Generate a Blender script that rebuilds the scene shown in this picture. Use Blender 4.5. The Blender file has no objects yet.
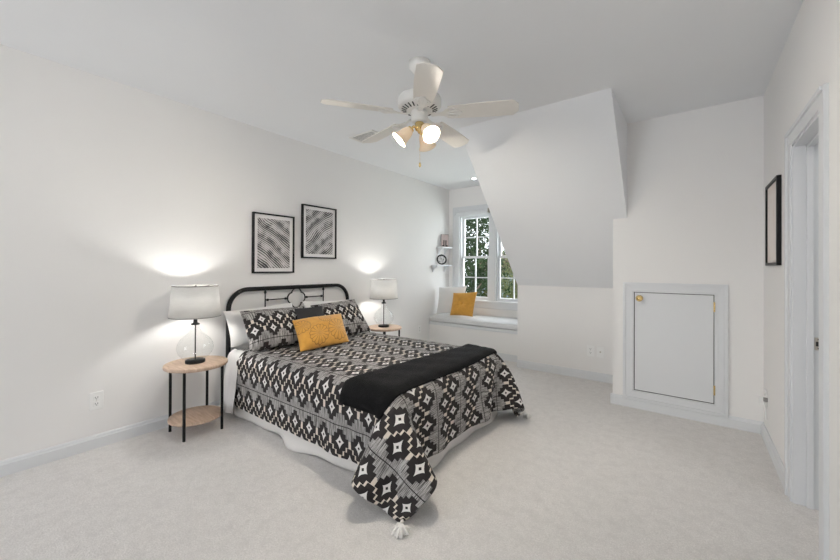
import bpy, math, random
import numpy as np
from mathutils import Vector, Matrix

random.seed(7)
rng = np.random.default_rng(7)
SC = bpy.context.scene
COL = SC.collection
PI = math.pi

# ------------------------------------------------------------------ camera
TH, PIT, ROL = 0.6455, 0.0038, 0.0038
CAM_H = 1.2
R0 = Vector((math.cos(TH), math.sin(TH), 0)); F0 = Vector((-math.sin(TH), math.cos(TH), 0)); U0 = Vector((0, 0, 1))
FW = F0 * math.cos(PIT) + U0 * math.sin(PIT)
U1 = -F0 * math.sin(PIT) + U0 * math.cos(PIT)
RT = R0 * math.cos(ROL) + U1 * math.sin(ROL)
UP = -R0 * math.sin(ROL) + U1 * math.cos(ROL)
cd = bpy.data.cameras.new('camera')
cam = bpy.data.objects.new('camera', cd); COL.objects.link(cam)
cam.matrix_world = Matrix(((RT.x, UP.x, -FW.x, 0), (RT.y, UP.y, -FW.y, 0), (RT.z, UP.z, -FW.z, CAM_H), (0, 0, 0, 1)))
cd.sensor_width = 36; cd.lens = 36 * 360.42 / 840
cd.shift_y = -(280 - 266.32) / 840
cd.clip_start = 0.02; cd.clip_end = 200
SC.camera = cam

# ------------------------------------------------------------------ world, daylight, exposure
W = bpy.data.worlds.new('daylight_sky'); SC.world = W; W.use_nodes = True
bg = W.node_tree.nodes['Background']
bg.inputs['Color'].default_value = (0.92, 0.96, 1.0, 1); bg.inputs['Strength'].default_value = 2.2

def area(name, loc, size, power, color, target):
    l = bpy.data.lights.new(name, 'AREA'); l.shape = 'RECTANGLE'
    l.size, l.size_y = size; l.energy = power; l.color = color
    o = bpy.data.objects.new(name, l); COL.objects.link(o); o.location = loc
    d = Vector(target) - Vector(loc)
    o.rotation_euler = d.to_track_quat('-Z', 'Y').to_euler()
    return o
# fill light added at an invented opening behind the camera; daylight by the dormer window
area('rear_fill_light', (-2.15, -4.58, 1.3), (1.8, 2.2), 46, (0.91, 0.95, 1.0), (-2.0, 3, 2.6))
area('dormer_window_daylight', (-2.38, 5.45, 1.45), (1.5, 1.6), 40, (0.93, 0.97, 1.0), (-2.38, 3, 1.2))

sl = bpy.data.lights.new('sun', 'SUN'); sl.energy = 3.0; sl.angle = 0.02; sl.color = (1.0, 0.95, 0.86)
sun = bpy.data.objects.new('sun', sl); COL.objects.link(sun); sun.location = (6, -8, 14)
sun.rotation_euler = Vector((-0.5, 0.32, -0.8)).to_track_quat('-Z', 'Y').to_euler()

SC.view_settings.view_transform = 'Standard'
SC.view_settings.look = 'None'
SC.view_settings.exposure = 0.05
SC.view_settings.gamma = 1.0
SC.view_settings.use_curve_mapping = False
SC.cycles.use_denoising = True
SC.cycles.max_bounces = 12
SC.cycles.diffuse_bounces = 7
SC.cycles.transparent_max_bounces = 16
SC.cycles.caustics_reflective = False
SC.cycles.caustics_refractive = False
SC.cycles.sample_clamp_indirect = 6.0

# ------------------------------------------------------------------ node expression helper
class X:
    def __init__(s, nt, v): s.nt, s.v = nt, v
    def _m(s, op, *a, clamp=False):
        n = s.nt.nodes.new('ShaderNodeMath'); n.operation = op; n.use_clamp = clamp
        for i, q in enumerate((s,) + a):
            q = q.v if isinstance(q, X) else q
            if isinstance(q, (int, float)): n.inputs[i].default_value = q
            else: s.nt.links.new(q, n.inputs[i])
        return X(s.nt, n.outputs[0])
    def __add__(s, o): return s._m('ADD', o)
    def __sub__(s, o): return s._m('SUBTRACT', o)
    def __mul__(s, o): return s._m('MULTIPLY', o)
    def __truediv__(s, o): return s._m('DIVIDE', o)
    def lt(s, o): return s._m('LESS_THAN', o)
    def gt(s, o): return s._m('GREATER_THAN', o)
    def abs(s): return s._m('ABSOLUTE')
    def floor(s): return s._m('FLOOR')
    def frac(s): return s._m('FRACT')
    def pow(s, e): return s._m('POWER', e)
    def sin(s): return s._m('SINE')
    def sqrt(s): return s._m('SQRT')
    def atan2(s, o): return s._m('ARCTAN2', o)
    def max(s, o): return s._m('MAXIMUM', o)
    def min(s, o): return s._m('MINIMUM', o)

def new_mat(name):
    m = bpy.data.materials.new(name); m.use_nodes = True
    return m, m.node_tree, m.node_tree.nodes['Principled BSDF']
def N(nt, t, **kw):
    n = nt.nodes.new(t)
    for k, v in kw.items(): setattr(n, k, v)
    return n
def mixc(nt, fac, a, b):
    n = N(nt, 'ShaderNodeMix', data_type='RGBA')
    f = fac.v if isinstance(fac, X) else fac
    if isinstance(f, (int, float)): n.inputs[0].default_value = f
    else: nt.links.new(f, n.inputs[0])
    for i, c in ((6, a), (7, b)):
        if isinstance(c, (tuple, list)): n.inputs[i].default_value = (*c[:3], 1)
        else: nt.links.new(c, n.inputs[i])
    return n.outputs[2]
def coords(nt, kind='Object'):
    return N(nt, 'ShaderNodeTexCoord').outputs[kind]
def noise(nt, vec, scale, detail=3, rough=0.55):
    n = N(nt, 'ShaderNodeTexNoise'); n.inputs['Scale'].default_value = scale
    n.inputs['Detail'].default_value = detail; n.inputs['Roughness'].default_value = rough
    nt.links.new(vec, n.inputs['Vector']); return n.outputs['Fac']
def bump(nt, p, h, strength, dist=0.002):
    b = N(nt, 'ShaderNodeBump'); b.inputs['Strength'].default_value = strength; b.inputs['Distance'].default_value = dist
    nt.links.new(h.v if isinstance(h, X) else h, b.inputs['Height']); nt.links.new(b.outputs[0], p.inputs['Normal'])

def paint(name, c, rough=0.6, var=0.03, scale=40, bs=0.15, metallic=0.0, bd=0.001):
    m, nt, p = new_mat(name)
    co = coords(nt); f = noise(nt, co, scale)
    a = tuple(x * (1 - var) for x in c); b = tuple(min(1, x * (1 + var)) for x in c)
    nt.links.new(mixc(nt, f, a, b), p.inputs['Base Color'])
    p.inputs['Roughness'].default_value = rough; p.inputs['Metallic'].default_value = metallic
    if bs: bump(nt, p, noise(nt, co, scale * 6), bs, bd)
    return m

M = {}
M['wall'] = paint('warm_white_wall_paint', (0.862, 0.852, 0.840), 0.8, 0.012, 3, 0.08)
M['ceiling'] = paint('cool_white_ceiling_paint', (0.855, 0.868, 0.885), 0.85, 0.01, 3, 0.08)
M['trim'] = paint('cool_white_trim_paint', (0.735, 0.75, 0.767), 0.4, 0.01, 8, 0.0)
M['white_plastic'] = paint('white_plastic', (0.90, 0.90, 0.89), 0.35, 0.01, 30, 0)
M['dark_slot'] = paint('dark_slot', (0.03, 0.03, 0.03), 0.6, 0.05, 30, 0)
M['black_metal'] = paint('black_metal', (0.010, 0.010, 0.011), 0.45, 0.1, 60, 0.1)
M['black_metal'].node_tree.nodes['Principled BSDF'].inputs['Specular IOR Level'].default_value = 0.22
M['brass'] = paint('brass', (0.83, 0.62, 0.28), 0.22, 0.05, 50, 0, 1.0)
M['nickel'] = paint('worn_nickel', (0.62, 0.58, 0.52), 0.3, 0.05, 50, 0, 1.0)
M['fan_white'] = paint('fan_white_enamel', (0.80, 0.79, 0.76), 0.4, 0.01, 30, 0)
M['blade'] = paint('fan_blade_cream', (0.78, 0.75, 0.70), 0.45, 0.02, 12, 0)
M['white_cloth'] = paint('white_cotton', (0.80, 0.79, 0.78), 0.9, 0.02, 40, 0.3)
M['skirt'] = paint('ivory_bed_skirt_cotton', (0.76, 0.735, 0.71), 0.9, 0.02, 40, 0.3)
M['cushion'] = paint('pale_grey_cushion_cloth', (0.74, 0.745, 0.75), 0.9, 0.02, 60, 0.3)
M['matboard'] = paint('white_mat_board', (0.82, 0.81, 0.80), 0.7, 0.01, 30, 0)
M['tassel'] = paint('white_yarn', (0.82, 0.80, 0.77), 0.95, 0.04, 200, 0.4)
M['bark'] = paint('tree_bark', (0.16, 0.12, 0.09), 0.9, 0.3, 12, 0.8, 0, 0.02)
M['tile'] = paint('white_tile_floor', (0.82, 0.82, 0.81), 0.3, 0.02, 10, 0)
M['lawn'] = paint('lawn_grass', (0.16, 0.22, 0.07), 0.9, 0.4, 6, 0.6, 0, 0.03)
M['roof'] = paint('blue_grey_siding', (0.34, 0.42, 0.55), 0.7, 0.05, 4, 0.2)

# carpet
m, nt, p = new_mat('pale_beige_carpet'); co = coords(nt)
f1 = noise(nt, co, 3.0, 4); f2 = noise(nt, co, 160, 3, 0.7); f3 = noise(nt, co, 16, 5, 0.75)
c = mixc(nt, f1, (0.78, 0.757, 0.738), (0.89, 0.867, 0.848))
c = mixc(nt, (X(nt, f3) - 0.44)._m('MULTIPLY', 3.5, clamp=True), c, (0.68, 0.657, 0.640))
c2 = mixc(nt, (X(nt, f2) - 0.25) * 2.2, (0.60, 0.578, 0.562), c)
nt.links.new(c2, p.inputs['Base Color']); p.inputs['Roughness'].default_value = 0.95
p.inputs['Sheen Weight'].default_value = 0.15
bump(nt, p, X(nt, f2) + X(nt, f3) * 1.2, 0.45, 0.012)
M['carpet'] = m

# oak wood table top
m, nt, p = new_mat('light_oak_wood'); co = coords(nt)
mp = N(nt, 'ShaderNodeMapping'); mp.inputs['Scale'].default_value = (3, 26, 8); mp.inputs['Rotation'].default_value = (0, 0, 0.35)
nt.links.new(co, mp.inputs[0])
f = noise(nt, mp.outputs[0], 2.2, 6, 0.65)
r = N(nt, 'ShaderNodeValToRGB'); nt.links.new(f, r.inputs[0])
r.color_ramp.elements[0].position = 0.3; r.color_ramp.elements[0].color = (0.42, 0.29, 0.205, 1)
r.color_ramp.elements[1].position = 0.72; r.color_ramp.elements[1].color = (0.66, 0.50, 0.385, 1)
nt.links.new(r.outputs[0], p.inputs['Base Color']); p.inputs['Roughness'].default_value = 0.5
M['oak'] = m

# linen shade: light passes through
def translucent(name, c, mixf, wave=True):
    m, nt, p = new_mat(name); co = coords(nt)
    p.inputs['Roughness'].default_value = 0.9
    f = noise(nt, co, 9, 2)
    mp = N(nt, 'ShaderNodeMapping'); mp.inputs['Scale'].default_value = (30, 30, 190); nt.links.new(co, mp.inputs[0])
    g = noise(nt, mp.outputs[0], 1.0, 2)
    col = mixc(nt, (X(nt, g) * 0.7 + X(nt, f) * 0.3), tuple(x * 0.80 for x in c), c) if wave else mixc(nt, f, c, c)
    nt.links.new(col, p.inputs['Base Color'])
    t = N(nt, 'ShaderNodeBsdfTranslucent'); nt.links.new(col, t.inputs[0])
    mx = N(nt, 'ShaderNodeMixShader'); mx.inputs[0].default_value = mixf
    nt.links.new(p.outputs[0], mx.inputs[1]); nt.links.new(t.outputs[0], mx.inputs[2])
    nt.links.new(mx.outputs[0], nt.nodes['Material Output'].inputs[0])
    return m
M['linen'] = translucent('linen_lamp_shade', (0.96, 0.955, 0.94), 0.80)
M['frosted'] = translucent('frosted_glass_shade', (0.92, 0.82, 0.67), 0.12, False)

def emit(name, c, s):
    m = bpy.data.materials.new(name); m.use_nodes = True; nt = m.node_tree
    nt.nodes.remove(nt.nodes['Principled BSDF'])
    e = N(nt, 'ShaderNodeEmission'); e.inputs[0].default_value = (*c, 1); e.inputs[1].default_value = s
    nt.links.new(e.outputs[0], nt.nodes['Material Output'].inputs[0]); return m
M['bulb'] = emit('warm_bulb', (1.0, 0.92, 0.80), 1600)
M['bulb_bed'] = emit('soft_white_bulb', (1.0, 0.97, 0.92), 185)
M['downlight'] = emit('downlight_lens', (1.0, 0.97, 0.92), 30)

def clear_glass(name, tint, glossmax, base=0.03):
    m = bpy.data.materials.new(name); m.use_nodes = True; nt = m.node_tree
    nt.nodes.remove(nt.nodes['Principled BSDF'])
    t = N(nt, 'ShaderNodeBsdfTransparent'); t.inputs[0].default_value = (*tint, 1)
    g = N(nt, 'ShaderNodeBsdfGlossy'); g.inputs['Roughness'].default_value = 0.03
    lw = N(nt, 'ShaderNodeLayerWeight'); lw.inputs[0].default_value = 0.25
    x = (X(nt, lw.outputs['Facing']).pow(3.0) * glossmax) + base
    mx = N(nt, 'ShaderNodeMixShader'); nt.links.new(x.v, mx.inputs[0])
    nt.links.new(t.outputs[0], mx.inputs[1]); nt.links.new(g.outputs[0], mx.inputs[2])
    nt.links.new(mx.outputs[0], nt.nodes['Material Output'].inputs[0]); return m
M['glass'] = clear_glass('clear_lamp_glass', (0.97, 0.98, 0.98), 0.9, 0.05)
M['pane'] = clear_glass('window_glass', (0.97, 0.98, 0.98), 0.3, 0.02)

# woven geometric bedding: rows of stepped diamonds, cream steps, hatched grey ground
def bedding(name, s_off=0.0, t_off=0.0, swap=False):
    m, nt, p = new_mat(name)
    sp = N(nt, 'ShaderNodeSeparateXYZ'); nt.links.new(coords(nt, 'UV'), sp.inputs[0])
    s = X(nt, sp.outputs[1 if swap else 0]) + s_off; t = X(nt, sp.outputs[0 if swap else 1]) + t_off
    P, B, off, q = 0.150, 0.285, 0.050, 0.0215
    def cell(x, per):                       # signed offset from the nearest multiple of per
        return ((x / per + 0.5).frac() - 0.5) * per
    tb = cell(t, B)
    black = None; white = None
    for ds, dt in ((0.0, off), (P / 2, -off)):
        a = cell(s - ds, P).abs(); b = (tb - dt).abs()
        st = ((a / q).floor() + (b / (q * 1.14)).floor()).lt(2.5)
        star = ((a / 0.032).pow(0.72) + (b / 0.044).pow(0.72)).lt(1.0)
        dot = (a + b).gt(0.0095)
        star = star * dot
        black = st if black is None else black.max(st)
        white = star if white is None else white.max(star)
    sq = ((s / 0.0186).floor() + 0.5) * 0.0186
    tri = cell(sq, P).abs() / (P / 2)                       # 0 under an upper diamond, 1 over a lower one
    zig = tri * 0.075 - 0.0375
    cream = (tb - zig).abs().lt(0.030)
    line = (tb.abs() - B / 2).abs().lt(0.0028)
    cb = N(nt, 'ShaderNodeCombineXYZ'); nt.links.new((s * 330.0).v, cb.inputs[0]); nt.links.new((t * 9.0).v, cb.inputs[1])
    h = noise(nt, cb.outputs[0], 1.0, 2, 0.6)
    hat = (X(nt, h) - 0.42)._m('MULTIPLY', 7.0, clamp=True)
    cb2 = N(nt, 'ShaderNodeCombineXYZ'); nt.links.new((s * 6.0).v, cb2.inputs[0]); nt.links.new((t * 14.0).v, cb2.inputs[1])
    tone = noise(nt, cb2.outputs[0], 1.0, 2, 0.5)
    col = mixc(nt, hat, (0.075, 0.070, 0.068), mixc(nt, tone, (0.36, 0.345, 0.335), (0.60, 0.58, 0.565)))
    col = mixc(nt, line, col, (0.03, 0.026, 0.025))
    col = mixc(nt, cream, col, (0.70, 0.63, 0.55))
    col = mixc(nt, black, col, (0.022, 0.018, 0.018))
    col = mixc(nt, white, col, (0.74, 0.72, 0.70))
    nt.links.new(col, p.inputs['Base Color']); p.inputs['Roughness'].default_value = 0.92
    cb3 = N(nt, 'ShaderNodeCombineXYZ'); nt.links.new((s * 700.0).v, cb3.inputs[0]); nt.links.new((t * 700.0).v, cb3.inputs[1])
    bump(nt, p, noise(nt, cb3.outputs[0], 1.0, 2), 0.25, 0.001)
    return m
M['duvet'] = bedding('black_cream_diamond_weave', 0.03, 0.2375)
M['sham'] = bedding('black_cream_diamond_weave_sham', 0.02, -0.155)

# black plush
m, nt, p = new_mat('black_plush'); co = coords(nt)
nt.links.new(mixc(nt, noise(nt, co, 45, 4, 0.7), (0.003, 0.003, 0.0033), (0.011, 0.011, 0.012)), p.inputs['Base Color'])
p.inputs['Roughness'].default_value = 0.85; p.inputs['Specular IOR Level'].default_value = 0.15
bump(nt, p, X(nt, noise(nt, co, 260, 3, 0.7)) + X(nt, noise(nt, co, 24, 3)) * 1.5, 0.7, 0.006)
M['plush'] = m
M['black_cloth'] = paint('black_woven_cloth', (0.022, 0.022, 0.024), 0.9, 0.2, 120, 0.5)

# mustard velvet with embroidered flowers / plain
def mustard(name, flowers):
    m, nt, p = new_mat(name); co = coords(nt, 'UV')
    base = mixc(nt, noise(nt, co, 22, 4), (0.50, 0.235, 0.03), (0.74, 0.39, 0.062))
    p.inputs['Roughness'].default_value = 0.8; p.inputs['Sheen Weight'].default_value = 0.3
    sp = N(nt, 'ShaderNodeSeparateXYZ'); nt.links.new(co, sp.inputs[0])
    u, v = X(nt, sp.outputs[0]), X(nt, sp.outputs[1])
    tot = None
    for cx, cy, rr in flowers:
        a, b = u - cx, v - cy
        r = (a * a + b * b).sqrt(); th = b.atan2(a)
        pet = (th * 7.0).sin().abs()                              # fourteen petals
        ln = (pet.lt(0.30)) * r.lt(rr) * r.gt(rr * 0.22)
        rim = (r - (pet * rr * 0.12 + rr * 0.9)).abs().lt(0.0035)
        eye = ((r / rr * 9.0).frac()).lt(0.35) * r.lt(rr * 0.24)
        k = ln.max(rim).max(eye)
        tot = k if tot is None else tot.max(k)
    if tot is not None:
        base = mixc(nt, tot * 0.75, base, (0.27, 0.115, 0.012))
        bump(nt, p, tot * -1.0, 0.5, 0.003)
    else:
        bump(nt, p, noise(nt, co, 300, 3), 0.3, 0.001)
    nt.links.new(base, p.inputs['Base Color']); return m
M['mustard_flower'] = mustard('mustard_velvet_embroidered', [(-0.075, -0.075, 0.098), (0.140, -0.045, 0.115), (-0.215, 0.055, 0.075), (0.025, 0.105, 0.065)])
M['mustard'] = mustard('mustard_velvet', [])

# abstract wave prints
def wave_print(name, rot, seed):
    m, nt, p = new_mat(name); co = coords(nt)
    mp = N(nt, 'ShaderNodeMapping'); mp.inputs['Rotation'].default_value = (rot, 0, 0); mp.inputs['Location'].default_value = (0, seed, seed * 0.7)
    nt.links.new(co, mp.inputs[0])
    sp = N(nt, 'ShaderNodeSeparateXYZ'); nt.links.new(mp.outputs[0], sp.inputs[0])
    n1 = noise(nt, mp.outputs[0], 4.5, 1, 0.4); n2 = noise(nt, mp.outputs[0], 14.0, 3, 0.6)
    ph = X(nt, sp.outputs[2]) * 360.0 + X(nt, n1) * 30.0
    w = ph.sin() * 0.5 + 0.5
    band = (ph * 0.17 + X(nt, n2) * 5.0).sin() * 0.30
    dark = (w + band + (X(nt, n2) - 0.5) * 1.7 - 0.12)._m('MULTIPLY', 1.5, clamp=True)
    nt.links.new(mixc(nt, dark, (0.035, 0.033, 0.033), (0.66, 0.645, 0.64)), p.inputs['Base Color'])
    p.inputs['Roughness'].default_value = 0.45; return m
M['print_a'] = wave_print('wave_line_print', 0.62, 0.3)
M['print_b'] = wave_print('wave_line_print_rising', -0.68, 1.9)

# pale art prints
def blot(name, a, b, scale, thr):
    m, nt, p = new_mat(name); co = coords(nt)
    f = (X(nt, noise(nt, co, scale, 3)) - thr)._m('MULTIPLY', 12.0, clamp=True)
    nt.links.new(mixc(nt, f, a, b), p.inputs['Base Color']); p.inputs['Roughness'].default_value = 0.5; return m
M['blush'] = blot('blush_art_print', (0.86, 0.80, 0.75), (0.82, 0.74, 0.68), 7, 0.5)
M['pinkart'] = blot('pale_pink_art', (0.66, 0.55, 0.53), (0.60, 0.50, 0.48), 30, 0.5)
M['plateart'] = blot('black_white_plate_glaze', (0.72, 0.72, 0.72), (0.05, 0.05, 0.06), 38, 0.52)

# leaves
def leafmat(name, a, b):
    m, nt, p = new_mat(name); co = coords(nt)
    c = mixc(nt, noise(nt, co, 1.3, 3), a, b); nt.links.new(c, p.inputs['Base Color']); p.inputs['Roughness'].default_value = 0.6; p.inputs['Specular IOR Level'].default_value = 0.08
    t = N(nt, 'ShaderNodeBsdfTranslucent'); nt.links.new(c, t.inputs[0])
    mx = N(nt, 'ShaderNodeMixShader'); mx.inputs[0].default_value = 0.35
    nt.links.new(p.outputs[0], mx.inputs[1]); nt.links.new(t.outputs[0], mx.inputs[2])
    nt.links.new(mx.outputs[0], nt.nodes['Material Output'].inputs[0]); return m
M['leaf_dark'] = leafmat('dark_green_leaves', (0.008, 0.022, 0.012), (0.06, 0.10, 0.04))
M['leaf_pale'] = leafmat('pale_green_leaves', (0.04, 0.075, 0.025), (0.30, 0.31, 0.17))

# ------------------------------------------------------------------ mesh helpers
class MB:
    def __init__(s): s.v, s.f, s.uv, s.sm = [], [], [], []
    def add(s, vs, fs, smooth=False, uvs=None):
        n = len(s.v); s.v += [tuple(map(float, q)) for q in vs]
        s.f += [tuple(i + n for i in f) for f in fs]; s.sm += [smooth] * len(fs)
        s.uv += list(uvs) if uvs is not None else [(0, 0)] * len(vs)
        return s
    def box(s, x0, x1, y0, y1, z0, z1):
        vs = [(x, y, z) for x in (x0, x1) for y in (y0, y1) for z in (z0, z1)]
        return s.add(vs, [(0, 1, 3, 2), (4, 6, 7, 5), (0, 4, 5, 1), (2, 3, 7, 6), (0, 2, 6, 4), (1, 5, 7, 3)])
    def obox(s, c, ax, ay, az, hx, hy, hz):          # oriented box
        c, ax, ay, az = (Vector(q) for q in (c, ax, ay, az))
        vs = [c + ax * (i * hx) + ay * (j * hy) + az * (k * hz) for i in (-1, 1) for j in (-1, 1) for k in (-1, 1)]
        return s.add(vs, [(0, 1, 3, 2), (4, 6, 7, 5), (0, 4, 5, 1), (2, 3, 7, 6), (0, 2, 6, 4), (1, 5, 7, 3)])
    def prism(s, poly, axis, a, b):                   # poly: 2-D outline in the other two axes
        n = len(poly)
        def P(q, w):
            return {'x': (w, q[0], q[1]), 'y': (q[0], w, q[1]), 'z': (q[0], q[1], w)}[axis]
        vs = [P(q, a) for q in poly] + [P(q, b) for q in poly]
        fs = [tuple(range(n))[::-1], tuple(range(n, 2 * n))] + [(i, (i + 1) % n, n + (i + 1) % n, n + i) for i in range(n)]
        return s.add(vs, fs)
    def tube(s, pts, r, seg=12, closed=False, caps=True):
        pts = [Vector(q) for q in pts]; n = len(pts)
        rs = r if isinstance(r, (list, tuple)) else [r] * n
        up = Vector((0, 0, 1)); vs = []; prev = None
        for i, q in enumerate(pts):
            d = (pts[(i + 1) % n] - pts[i - 1]) if closed else (pts[min(i + 1, n - 1)] - pts[max(i - 1, 0)])
            d.normalize()
            if prev is None:
                a = d.cross(up); a = d.cross(Vector((1, 0, 0))) if a.length < 1e-3 else a
            else: a = prev - d * prev.dot(d)
            a.normalize(); b = d.cross(a); prev = a
            for k in range(seg):
                t = 2 * PI * k / seg; vs.append(q + (a * math.cos(t) + b * math.sin(t)) * rs[i])
        fs = []
        for i in range(n if closed else n - 1):
            for k in range(seg):
                j = (i + 1) % n
                fs.append((i * seg + k, i * seg + (k + 1) % seg, j * seg + (k + 1) % seg, j * seg + k))
        s.add(vs, fs, True)
        if caps and not closed:
            s.add([vs[k] for k in range(seg)], [tuple(range(seg))[::-1]])
            s.add([vs[(n - 1) * seg + k] for k in range(seg)], [tuple(range(seg))])
        return s
    def lathe(s, prof, c=(0, 0, 0), seg=32, axis=(0, 0, 1), sx=1.0, sy=1.0):
        az = Vector(axis).normalized(); ax = az.orthogonal().normalized() if abs(az.z) < 0.999 else Vector((1, 0, 0)); ay = az.cross(ax)
        c = Vector(c); vs = []
        for r, z in prof:
            for k in range(seg):
                t = 2 * PI * k / seg; vs.append(c + ax * (r * math.cos(t) * sx) + ay * (r * math.sin(t) * sy) + az * z)
        fs = [(i * seg + k, i * seg + (k + 1) % seg, (i + 1) * seg + (k + 1) % seg, (i + 1) * seg + k) for i in range(len(prof) - 1) for k in range(seg)]
        s.add(vs, fs, True)
        if prof[0][0] > 1e-5: s.add(vs[:seg], [tuple(range(seg))[::-1]])
        if prof[-1][0] > 1e-5: s.add(vs[-seg:], [tuple(range(seg))])
        return s
    def surf(s, prof, c=(0, 0, 0), seg=32, axis=(0, 0, 1)):         # open lathe, no caps
        n0 = len(s.f); s.lathe(prof, c, seg, axis)
        k = len(s.f)
        while k > n0 and len(s.f[k - 1]) > 4: s.f.pop(); s.sm.pop(); k -= 1
        return s
    def grid(s, P, UV=None, closed_u=False):
        P = np.asarray(P); n, m_ = P.shape[:2]
        vs = P.reshape(-1, 3).tolist(); uvs = None if UV is None else np.asarray(UV).reshape(-1, 2).tolist()
        fs = [(i * m_ + j, ((i + 1) % n) * m_ + j, ((i + 1) % n) * m_ + j + 1, i * m_ + j + 1) for i in range(n if closed_u else n - 1) for j in range(m_ - 1)]
        return s.add(vs, fs, True, uvs)
    def build(s, name, mat, parent=None, origin=None, bevel=0, seg=2, smooth_angle=None):
        o3 = Vector(origin) if origin is not None else (parent_world(parent) if parent else None)
        if o3 is None:
            a = np.array(s.v); lo, hi = a.min(0), a.max(0)
            o3 = Vector(((lo[0] + hi[0]) / 2, (lo[1] + hi[1]) / 2, lo[2]))
        me = bpy.data.meshes.new(name)
        me.from_pydata([tuple(Vector(v) - o3) for v in s.v], [], s.f)
        me.polygons.foreach_set('use_smooth', s.sm)
        if any(u != (0, 0) for u in s.uv):
            lay = me.uv_layers.new(name='UVMap')
            for lp in me.loops: lay.data[lp.index].uv = s.uv[lp.vertex_index]
        me.update(); me.materials.append(mat)
        o = bpy.data.objects.new(name, me); COL.objects.link(o)
        if parent: o.parent = parent; o.location = (0, 0, 0)
        else: o.location = o3
        if bevel:
            b = o.modifiers.new('bevel', 'BEVEL'); b.width = bevel; b.segments = seg; b.limit_method = 'ANGLE'; b.angle_limit = 0.6
        return o
def parent_world(o):
    v = Vector((0, 0, 0))
    while o: v += Vector(o.location); o = o.parent
    return v
def tag(o, label=None, cat=None, group=None, kind=None):
    if label: o['label'] = label
    if cat: o['category'] = cat
    if group: o['group'] = group
    if kind: o['kind'] = kind
    return o
def thing(name, label, cat, loc, group=None):
    o = bpy.data.objects.new(name, None); COL.objects.link(o); o.location = loc; o.empty_display_size = 0.05
    return tag(o, label, cat, group)
def struct(o, label, cat): return tag(o, label, cat, None, 'structure')
def sub(o, lv=1):
    m_ = o.modifiers.new('subdivision', 'SUBSURF'); m_.levels = lv; m_.render_levels = lv; return o
def solid(o, t, off=0):
    m_ = o.modifiers.new('solidify', 'SOLIDIFY'); m_.thickness = t; m_.offset = off; return o
def dup(root, delta, label, group=None):
    def cp(o, par):
        c = o.copy(); COL.objects.link(c)
        if par: c.parent = par
        for ch in list(o.children): cp(ch, c)
        return c
    r = cp(root, None); r.location = Vector(root.location) + Vector(delta); r['label'] = label
    if group: r['group'] = group
    return r

# ------------------------------------------------------------------ the room
XL, XR, YB, YK, YW, H = -3.15, 0.42, 3.604, 4.22, 4.968, 2.467
XA, XC, XH = -1.69, -0.56, -0.45              # dormer corner, hatch wall corner, cheek of the slope
YR = -4.6                                      # wall behind the camera
struct(MB().box(XL - .1, XR + .095, YR - .1, YW + .14, -.12, 0).build('floor', M['carpet']), 'pale beige cut pile carpet over the whole bedroom floor', 'floor')
struct(MB().box(XR + .095, 2.0, 1.2, 3.6, -.12, 0.004).build('floor_2', M['tile']), 'white floor seen through the doorway on the right', 'floor')
struct(MB().box(XL - .1, XR + .12, YR - .1, YW + .14, H, H + .1).build('ceiling', M['ceiling']), 'flat cool white painted ceiling', 'ceiling')
YS0, ZK = 2.82, 0.992
ks = (ZK - H) / (YK - YS0)
struct(MB().prism([(YS0, H), (YW + .1, H + ks * (YW + .1 - YS0)), (YW + .1, H)], 'x', XA, XH).build('ceiling_slope', M['ceiling']), 'sloped white ceiling panel over the knee wall beside the dormer', 'ceiling')
struct(MB().box(XL - .1, XL, YR - .1, YW + .14, 0, H).build('wall_left', M['wall']), 'long warm white wall behind the bed headboard', 'wall')
struct(MB().box(XA, XC + .02, YK, YK + .08, 0, ZK + .06).build('wall_knee', M['wall']), 'low knee wall under the sloped ceiling', 'wall')
struct(MB().box(XC, XR + .12, YB, YB + .1, 0, H).box(XC, XC + .1, YB + .1, YK + .08, 0, 1.75).build('wall_back', M['wall']), 'white wall holding the small access door', 'wall')
struct(MB().box(XA, XA + .08, YK + .08, YW + .14, 0, H).build('wall_alcove', M['wall']), 'side wall of the dormer alcove behind the slope', 'wall')
# window wall with two openings
WZ0, WZ1 = 0.70, 2.04
wb = MB(); y0, y1 = YW, YW + .14
wb.box(XL - .1, XA + .08, y0, y1, 0, WZ0).box(XL - .1, XA + .08, y0, y1, WZ1, H)
wb.box(XL - .1, -2.96, y0, y1, WZ0, WZ1).box(-2.415, -2.335, y0, y1, WZ0, WZ1).box(-1.79, XA + .08, y0, y1, WZ0, WZ1)
struct(wb.build('wall_dormer', M['wall']), 'end wall of the dormer alcove around the windows', 'wall')
# right wall with doorway y 2.115..2.645, z to 1.835
D0, D1, DZ = 2.100, 2.645, 1.84
struct(MB().box(XR, XR + .12, YR - .1, D0, 0, H).box(XR, XR + .12, D1, YB + .1, 0, H).box(XR, XR + .12, D0, D1, DZ, H).build('wall_right', M['wall']), 'white wall on the right with doorway and small picture', 'wall')
# rear wall behind the camera, with a wide opening added to let fill light in
struct(MB().box(XL - .1, XR + .12, YR - .1, YR, 0, .12).box(XL - .1, XR + .12, YR - .1, YR, 2.42, H).box(XL - .1, -3.06, YR - .1, YR, .12, 2.42).box(-1.24, XR + .12, YR - .1, YR, .12, 2.42).build('wall_rear', M['wall']), 'white wall behind the camera with a wide opening added for fill light', 'wall')
# room beyond the doorway
struct(MB().box(1.95, 2.05, 1.2, 3.6, 0, H).box(XR + .12, 2.0, 3.5, 3.6, 0, H).box(XR + .12, 2.0, 1.2, 1.3, 0, H).box(XR + .12, 2.05, 1.2, 3.6, H, H + .05).build('wall_beyond', M['wall']), 'pale walls of the room beyond the doorway', 'wall')

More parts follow.
